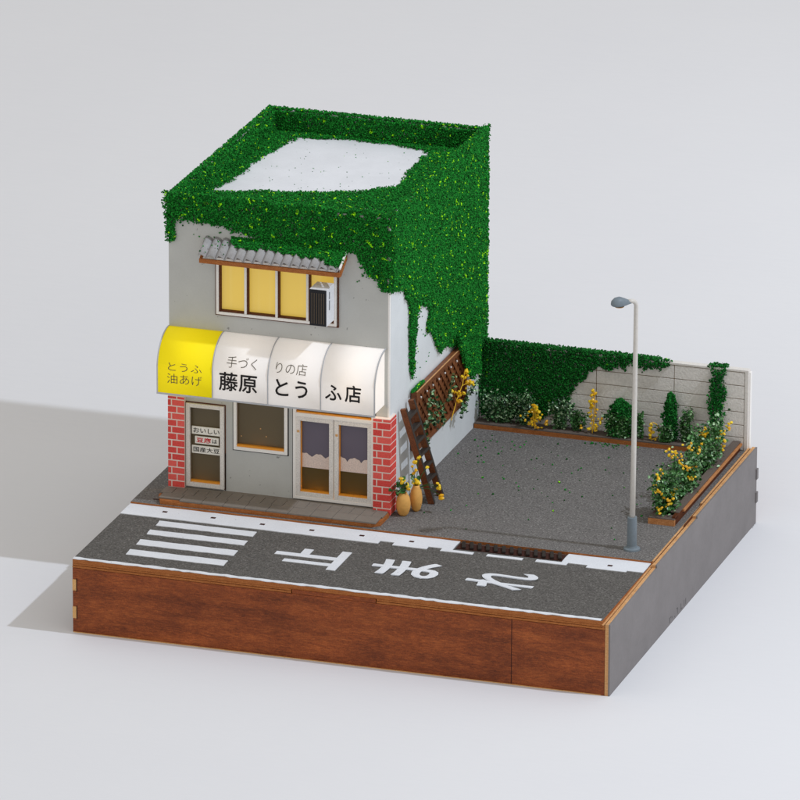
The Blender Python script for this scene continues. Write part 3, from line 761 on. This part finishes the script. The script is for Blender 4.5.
# ---------------------------------------------------------------- leafy plants
def leaves(pts, size, mb=None, seed=0, flat_=.5):
    rnd = random.Random(seed); mb = mb or MB()
    for p in pts:
        p = Vector(p); e = Euler((rnd.uniform(-1.1,1.1), rnd.uniform(-1.1,1.1), rnd.uniform(0,6.28))).to_matrix()
        l = size*rnd.uniform(.7,1.3); w = l*.48
        q = [(0,0,0), (w*.8,l*.35,.18*l), (w*.75,l*.75,.14*l), (0,l*1.1,-.05*l), (-w*.75,l*.75,.14*l), (-w*.8,l*.35,.18*l), (0,l*.5,0)]
        q = [(p+e@(Vector(a)-Vector((0,l*.5,0)))) for a in q]
        mb.add(q, [(0,1,6),(1,2,6),(2,3,6),(3,4,6),(4,5,6),(5,0,6)])
    return mb
def petals(pts, size, seed=0):
    rnd = random.Random(seed); mb = MB()
    for p in pts:
        e = Euler((rnd.uniform(0,3), rnd.uniform(0,3), rnd.uniform(0,3))).to_matrix(); n = 5
        s = size*rnd.uniform(.75,1.3); vs = []; 
        for i in range(1, 4):
            th = math.pi*i/4
            for j in range(6):
                ph = j*math.pi/3; k = s*(1+rnd.uniform(-.22,.22))
                vs.append(Vector(p)+e@Vector((k*math.sin(th)*math.cos(ph)*.8, k*math.sin(th)*math.sin(ph), k*math.cos(th)*1.1)))
        top = Vector(p)+e@Vector((0,0,s*1.1)); bot = Vector(p)-e@Vector((0,0,s*1.1))
        vs += [top, bot]
        fs = [(i*6+j, i*6+(j+1)%6, (i+1)*6+(j+1)%6, (i+1)*6+j) for i in range(2) for j in range(6)]
        fs += [(18, (j+1)%6, j) for j in range(6)] + [(19, 12+j, 12+(j+1)%6) for j in range(6)]
        mb.add(vs, fs)
    return mb
def shrub(name, label, cat, cx, cy, zb, rx, ry, h, nleaf, size, flowers=(), seed=0, mat='leaf', group=None, stems=6, fs=.025):
    rnd = random.Random(seed)
    root = thing(name, label, cat, (cx, cy, zb), group)
    sm = MB(); pts = []; tips = []
    for i in range(stems):
        a = rnd.uniform(0, 6.28); r = rnd.uniform(.3, 1)
        tip = Vector((cx+rx*r*math.cos(a), cy+ry*r*math.sin(a), zb+h*rnd.uniform(.65,1)))
        b0 = Vector((cx+rx*.25*math.cos(a), cy+ry*.25*math.sin(a), zb))
        m = b0.lerp(tip, .5)+Vector((rnd.uniform(-.05,.05), rnd.uniform(-.05,.05), .05*h))
        sm.tube([b0, m, tip], [.013, .010, .005], 5); tips.append((b0, m, tip))
    for i in range(nleaf):
        b0, m, tip = rnd.choice(tips); t_ = rnd.uniform(.05, 1)
        p = (b0.lerp(m, t_*2) if t_ < .5 else m.lerp(tip, t_*2-1))
        p = p+Vector((rnd.gauss(0, rx*.22), rnd.gauss(0, ry*.22), rnd.gauss(0, h*.06)))
        p.z = max(p.z, zb+.02); pts.append(p)
    sm.obj('stem', 'stem_green', root)
    leaves(pts, size, seed=seed).obj('foliage', mat, root)
    if len(flowers): petals(flowers, fs, seed).obj('blossom', 'petal', root)
    return root
def around(c, r, n, seed):
    rnd = random.Random(seed); return [(c[0]+rnd.gauss(0,r), c[1]+rnd.gauss(0,r), c[2]+rnd.gauss(0,r)) for _ in range(n)]
G1 = 'plants along the foot of the rear wall'
zb = 1.553
shrub('leafy_shrub', 'loose pale-leaved bush in the rear planter nearest the shop wall', 'shrub', 5.13, 9.16, zb, .42, .12, .62, 1100, .046, (), 1, 'leaf_pale', G1, 10)
shrub('leafy_shrub', 'tall speckled leafy bush in the rear planter left of the first yellow flowers', 'shrub', 5.62, 9.17, zb, .22, .1, .68, 700, .046, (), 2, 'leaf_pale', G1, 8)
shrub('leafy_shrub', 'speckled leafy bush right of the first yellow flowers below the ivy edge', 'shrub', 6.30, 9.16, zb, .25, .11, .62, 800, .046, (), 3, 'leaf_pale', G1, 9)
shrub('leafy_shrub', 'small dark low bush between the ivy edge and the tall yellow flower spike', 'shrub', 6.70, 9.16, zb, .19, .09, .40, 420, .045, (), 4, 'leaf', G1, 5)
shrub('leafy_shrub', 'dark leafy skirt of sprigs around the wide green foam cone', 'shrub', 7.50, 9.04, zb, .32, .07, .48, 800, .043, (), 5, 'leaf', G1, 8)
shrub('leafy_shrub', 'small upright leafy sprig between the lamp pole and the looped yellow flower', 'shrub', 7.93, 9.16, zb, .11, .08, .50, 420, .046, (), 6, 'leaf', G1, 5)
shrub('leafy_shrub', 'leafy tuft at the foot of the slim tall foam shrub', 'shrub', 8.45, 9.04, zb, .24, .06, .42, 420, .044, (), 8, 'leaf', G1, 5)
shrub('leafy_shrub', 'open leafy sprig right of the slim tall foam shrub by the wall', 'shrub', 8.80, 9.15, zb, .17, .1, .66, 380, .052, (), 7, 'leaf', G1, 6)
def flower_spike(label, x, y, z0, h, n, r, seed, loop=False):
    root = thing('yellow_flower', label, 'flower', (x, y, z0), 'yellow flowers in the rear planter')
    rnd = random.Random(seed); pts = []
    for i in range(n):
        t_ = i/(n-1); pts.append((x+rnd.gauss(0, r*(1.1-t_)), y+rnd.gauss(0,.03), z0+.03+h*t_+rnd.gauss(0,.02)))
    petals(pts, .029, seed).obj('blossom', 'petal', root)
    mb = MB()
    for k in range(3):
        dx = rnd.uniform(-r, r); mb.tube([(x, y, z0), (x+dx*.6, y, z0+h*.5), (x+dx*.3, y, z0+h)], .008, 5)
    if loop: mb.tube([(x+.02, y, z0+.02), (x+.13, y, z0+.08), (x+.16, y, z0+.22), (x+.10, y, z0+.33), (x+.02, y, z0+.36)], .010, 6)
    mb.obj('stem', 'stem_yellow', root); return root
flower_spike('broad cluster of yellow flowers in front of the ivy covered part of the wall', 5.90, 9.02, zb, .44, 46, .14, 21)
flower_spike('tallest narrow spike of yellow flowers against the bare grey wall', 6.99, 9.12, zb, .82, 40, .11, 22)
flower_spike('small looped yellow flower just right of the lamp pole', 8.15, 9.08, zb, .32, 10, .04, 23, True)
G2 = 'flowering shrubs in the side planter'
fl = [(9.42,5.16,2.30),(9.40,5.35,2.28),(9.66,5.10,1.93),(9.60,5.2,1.8),(9.46,5.0,2.08),(9.35,5.35,2.05),(9.7,5.3,2.0),(9.5,5.05,1.72)]
shrub('flowering_shrub', 'round green shrub with yellow blossoms at the front end of the side planter', 'shrub', 9.50, 5.36, 1.50, .31, .42, .84, 1700, .056,
      sum([around(f, .035, 6, i) for i, f in enumerate(fl)], []), 31, 'leaf', G2, 22)
fl = [(9.45,6.3,2.35),(9.6,6.1,2.3),(9.7,6.0,2.22),(9.72,6.3,2.1),(9.76,6.2,1.95),(9.35,6.2,2.4),(9.6,6.6,2.4),(9.72,6.8,2.25)]
shrub('flowering_shrub', 'middle green shrub of the side planter with clustered yellow blossoms', 'shrub', 9.55, 6.45, 1.50, .28, .5, .87, 1600, .056,
      sum([around(f, .04, 7, i+9) for i, f in enumerate(fl)], []), 32, 'leaf', G2, 20)
fl = [(9.2,8.6,2.0),(9.25,8.4,2.0),(9.35,8.3,2.05),(9.45,8.3,2.15),(9.30,8.2,1.9),(9.78,8.4,2.1),(9.74,8.3,1.98),(9.8,8.2,1.9),(9.5,7.7,2.05),(9.78,8.55,2.2)]
shrub('flowering_shrub', 'rear corner shrub with yellow blossoms where the side planter meets the wall', 'shrub', 9.52, 8.1, 1.50, .30, .75, .84, 1900, .056,
      sum([around(f, .04, 7, i+30) for i, f in enumerate(fl)], []), 33, 'leaf', G2, 24)

# plants on trellis
vt = thing('climbing_vine', 'sparse green vine sprigs hanging on the brown trellis', 'vine', (tx+.15, 6.6, 2.9))
mb = MB(); pts = []
rnd = random.Random(5)
for pth in ([(6.05,3.20),(6.1,3.0),(6.35,2.85),(6.6,2.72),(6.75,2.5),(6.6,2.35)], [(6.05,3.2),(5.9,2.9),(6.1,2.6),(6.4,2.5)], [(7.4,3.05),(7.2,2.85),(7.05,2.7)], [(5.75,2.72),(5.70,2.5)], [(5.72,2.45),(5.76,2.2)], [(8.0,2.05),(8.1,2.3),(8.35,2.42),(8.6,2.45),(8.9,2.5)], [(8.1,2.2),(7.9,2.4)]):
    p3 = [(tx+.17+rnd.uniform(0,.03), y, z) for y, z in [(yy-.35, zz+.06) for yy, zz in pth]]; mb.tube(p3, .007, 5)
    for a, b in zip(p3, p3[1:]):
        for k in range(int((Vector(a)-Vector(b)).length/.035)+2):
            q = Vector(a).lerp(Vector(b), rnd.random()); pts.append(q+Vector((rnd.uniform(0,.05), rnd.gauss(0,.05), rnd.gauss(0,.04))))
mb.obj('stem', 'stem_green', vt); leaves(pts+[Vector(p)+Vector((rnd.uniform(0,.04), rnd.gauss(0,.06), rnd.gauss(0,.05))) for p in pts], .065, seed=4).obj('foliage', 'leaf_pale', vt)
yb = thing('yellow_flower_branch', 'yellow blossoming branch tucked into the right side of the trellis', 'flower', (tx+.18, 7.6, 2.2))
MB().tube([(tx+.16,7.05,2.25),(tx+.18,7.3,2.55),(tx+.2,7.6,2.78),(tx+.2,7.75,3.02)], [.009,.009,.008,.006], 6).tube([(tx+.18,7.3,2.55),(tx+.2,7.2,2.65)], .007, 5).tube([(tx+.2,7.6,2.76),(tx+.2,7.95,2.70)], .007, 5).obj('branch', 'stem_yellow', yb)
petals(sum([around((tx+.2,y,z), .035, k, i) for i, (y,z,k) in enumerate(((7.8,3.0,6),(7.72,2.9,4),(7.45,2.66,8),(7.3,2.56,4),(8.0,2.70,6),(8.08,2.62,4),(6.9,2.85,2)))], []), .034, 3).obj('blossom', 'petal', yb)

# vases
def vase(label, x, y, h, r, seed):
    root = thing('vase', label, 'vase', (x, y, LZ), 'vases beside the brick pillar')
    MB().lathe([(r*.45,LZ),(r*.72,LZ+h*.1),(r*.97,LZ+h*.35),(r,LZ+h*.55),(r*.85,LZ+h*.8),(r*.55,LZ+h*.95),(r*.5,LZ+h),(r*.4,LZ+h),(r*.4,LZ+h*.94)], (x,y), 26).obj('body', 'vase', root, smooth=True)
    return root
v1 = vase('shorter round ochre vase with dark leaves, closest to the brick pillar', 4.95, 3.98, .44, .135, 1)
v2 = vase('taller slim ochre vase behind the round one, with yellow flowers', 5.10, 4.28, .50, .115, 2)
def bouquet(name, label, x, y, z, lp, fp, seed, cat='bouquet'):
    root = thing(name, label, cat, (x, y, z)); mb = MB()
    for p in lp[::3]+fp[::2]: mb.tube([(x, y, z-.06), Vector((x,y,z)).lerp(Vector(p), .5)+Vector((0,0,.03)), p], .007, 5)
    mb.obj('stem', 'stem_green', root)
    if lp: leaves(lp, .10, seed=seed).obj('foliage', 'leaf', root)
    if fp: petals(fp, .040, seed).obj('blossom', 'petal', root)
bouquet('bouquet', 'dark green leaves with a few yellow blossoms in the shorter vase', 4.95, 3.98, LZ+.44, around((4.93,3.99,LZ+.56), .075, 34, 3), [(4.93,3.93,LZ+.72),(4.97,3.95,LZ+.69),(4.95,3.9,LZ+.66),(5.03,3.95,LZ+.60),(5.06,3.94,LZ+.53)], 5)
fp = [(5.08,4.28,LZ+.60),(5.12,4.25,LZ+.57),(5.05,4.25,LZ+.55),(5.14,4.3,LZ+.53),(5.05,4.28,LZ+.72),(5.09,4.28,LZ+.78),(5.02,4.28,LZ+.85),(5.06,4.3,LZ+.93),(5.10,4.4,LZ+.98),(5.12,4.42,LZ+1.0),(5.25,4.45,LZ+.80),(5.50,4.3,LZ+.57),(5.53,4.32,LZ+.52),(5.50,4.33,LZ+.47),(5.57,4.3,LZ+.34),(5.58,4.28,LZ+.30),(5.54,4.3,LZ+.48)]
bouquet('bouquet', 'spray of yellow blossoms spilling out of the taller vase', 5.10, 4.28, LZ+.50, around((5.06,4.26,LZ+.62), .05, 6, 9), fp, 6)

# ---------------------------------------------------------------- street lamp
lx, ly = 9.41, 3.58
lm = thing('street_lamp', 'tall cream street lamp with grey sleeve standing at the lot edge', 'street lamp', (lx, ly, LZ))
MB().lathe([(.155,LZ),(.15,LZ+.03),(.098,LZ+.05),(.09,LZ+.08),(.087,LZ+.62),(.045,LZ+.622)], (lx,ly), 28).obj('base_sleeve', 'lamp_grey', lm, smooth=False)
dx, dy = -.72, -.69
pts = [(lx, ly, LZ+.4), (lx+.012, ly, 3.5), (lx+.02, ly, 6.065)]
for i in range(1, 7):
    a = math.pi/2*i/6; r = .09; pts.append((lx+.02+dx*r*(1-math.cos(a)), ly+dy*r*(1-math.cos(a)), 6.065+r*1.2*math.sin(a)))
pts.append((lx+.02+dx*.17, ly+dy*.17, 6.175))
MB().tube(pts, [.054,.047,.040]+[.040]*7, 14).obj('pole', 'pole', lm, smooth=True)
# head: flattened teardrop
hm = MB(); ax = Vector((dx, dy, .02)).normalized(); sd = ax.cross(Vector((0,0,1))).normalized(); upv = sd.cross(ax)
prof = [(0,.035,.04),(.05,.05,.06),(.13,.085,.10),(.22,.11,.135),(.31,.105,.125),(.365,.07,.085),(.39,.02,.03)]
vs = []; o0 = Vector((lx+.02+dx*.11, ly+dy*.11, 6.15)); n = 16
for t_, w, h in prof:
    for j in range(n):
        a = 2*math.pi*j/n; hz = math.sin(a); hh = h*(1.0 if hz > 0 else .38)
        vs.append(o0+ax*t_+sd*w*math.cos(a)+upv*hh*hz)
fs = [(i*n+j, i*n+(j+1)%n, (i+1)*n+(j+1)%n, (i+1)*n+j) for i in range(len(prof)-1) for j in range(n)]+[tuple(range(n))[::-1], tuple(range((len(prof)-1)*n, len(prof)*n))]
hm.add(vs, fs).obj('lamp_head', 'lamp_grey', lm, smooth=True)
q = o0+ax*.23-upv*.045
MB().lathe([(.02,q.z-.025),(.08,q.z-.012),(.09,q.z)], (q.x,q.y), 16).obj('lens', 'ply_light', lm)

# ---------------------------------------------------------------- light
def lamp(kind, name, loc, energy, color, size):
    l = bpy.data.lights.new(name, kind); l.energy = energy; l.color = color
    if kind == 'POINT' or kind == 'SPOT': l.shadow_soft_size = size
    o = bpy.data.objects.new(name, l); COL.objects.link(o); o.location = loc; return o
KEYP = Vector((40, 3.2, 47))
k = lamp('SPOT', 'key_lamp', KEYP, 58000, (.85,.935,1.08), .6)
k.data.spot_size = math.radians(100); k.data.spot_blend = .3
k.rotation_euler = (Vector((4,5,2))-KEYP).to_track_quat('-Z', 'Y').to_euler()
lamp('POINT', 'awning_lamp', (4.2, 3.62, 3.95), 5.5, (1,.72,.38), .06)
for x, z, e in ((1.1, 1.62, 22), (2.2, 2.48, 16), (3.3, 1.62, 40), (4.0, 1.62, 24)): lamp('POINT', 'interior_lamp', (x, HY0+.26, z), e, (1,.55,.15), .05)
w = bpy.data.worlds.new('World'); S.world = w; w.use_nodes = True
bg = w.node_tree.nodes['Background']; bg.inputs['Color'].default_value = (.632,.615,.59,1); bg.inputs['Strength'].default_value = 1.0

# ---------------------------------------------------------------- camera
CAM = (49.6179078, -133.995898, 53.8310526); YAW, PIT, ROL, F = .313560302, -.333027152, .00435655, 8466.16006
fw = Vector((-math.sin(YAW)*math.cos(PIT), math.cos(YAW)*math.cos(PIT), math.sin(PIT)))
r = Vector((math.cos(YAW), math.sin(YAW), 0)); q = r.cross(fw)
r2 = r*math.cos(ROL)+q*math.sin(ROL); u2 = -r*math.sin(ROL)+q*math.cos(ROL)
cam = bpy.data.cameras.new('camera'); co = bpy.data.objects.new('camera', cam); COL.objects.link(co)
mw = Matrix((r2, u2, -fw)).transposed().to_4x4(); mw.translation = Vector(CAM)
co.matrix_world = mw
cam.sensor_width = 36; cam.lens = F/800*36; cam.clip_start = 1; cam.clip_end = 1000
S.camera = co
S.view_settings.view_transform = 'Standard'; S.view_settings.look = 'None'; S.view_settings.exposure = 0; S.view_settings.gamma = 1
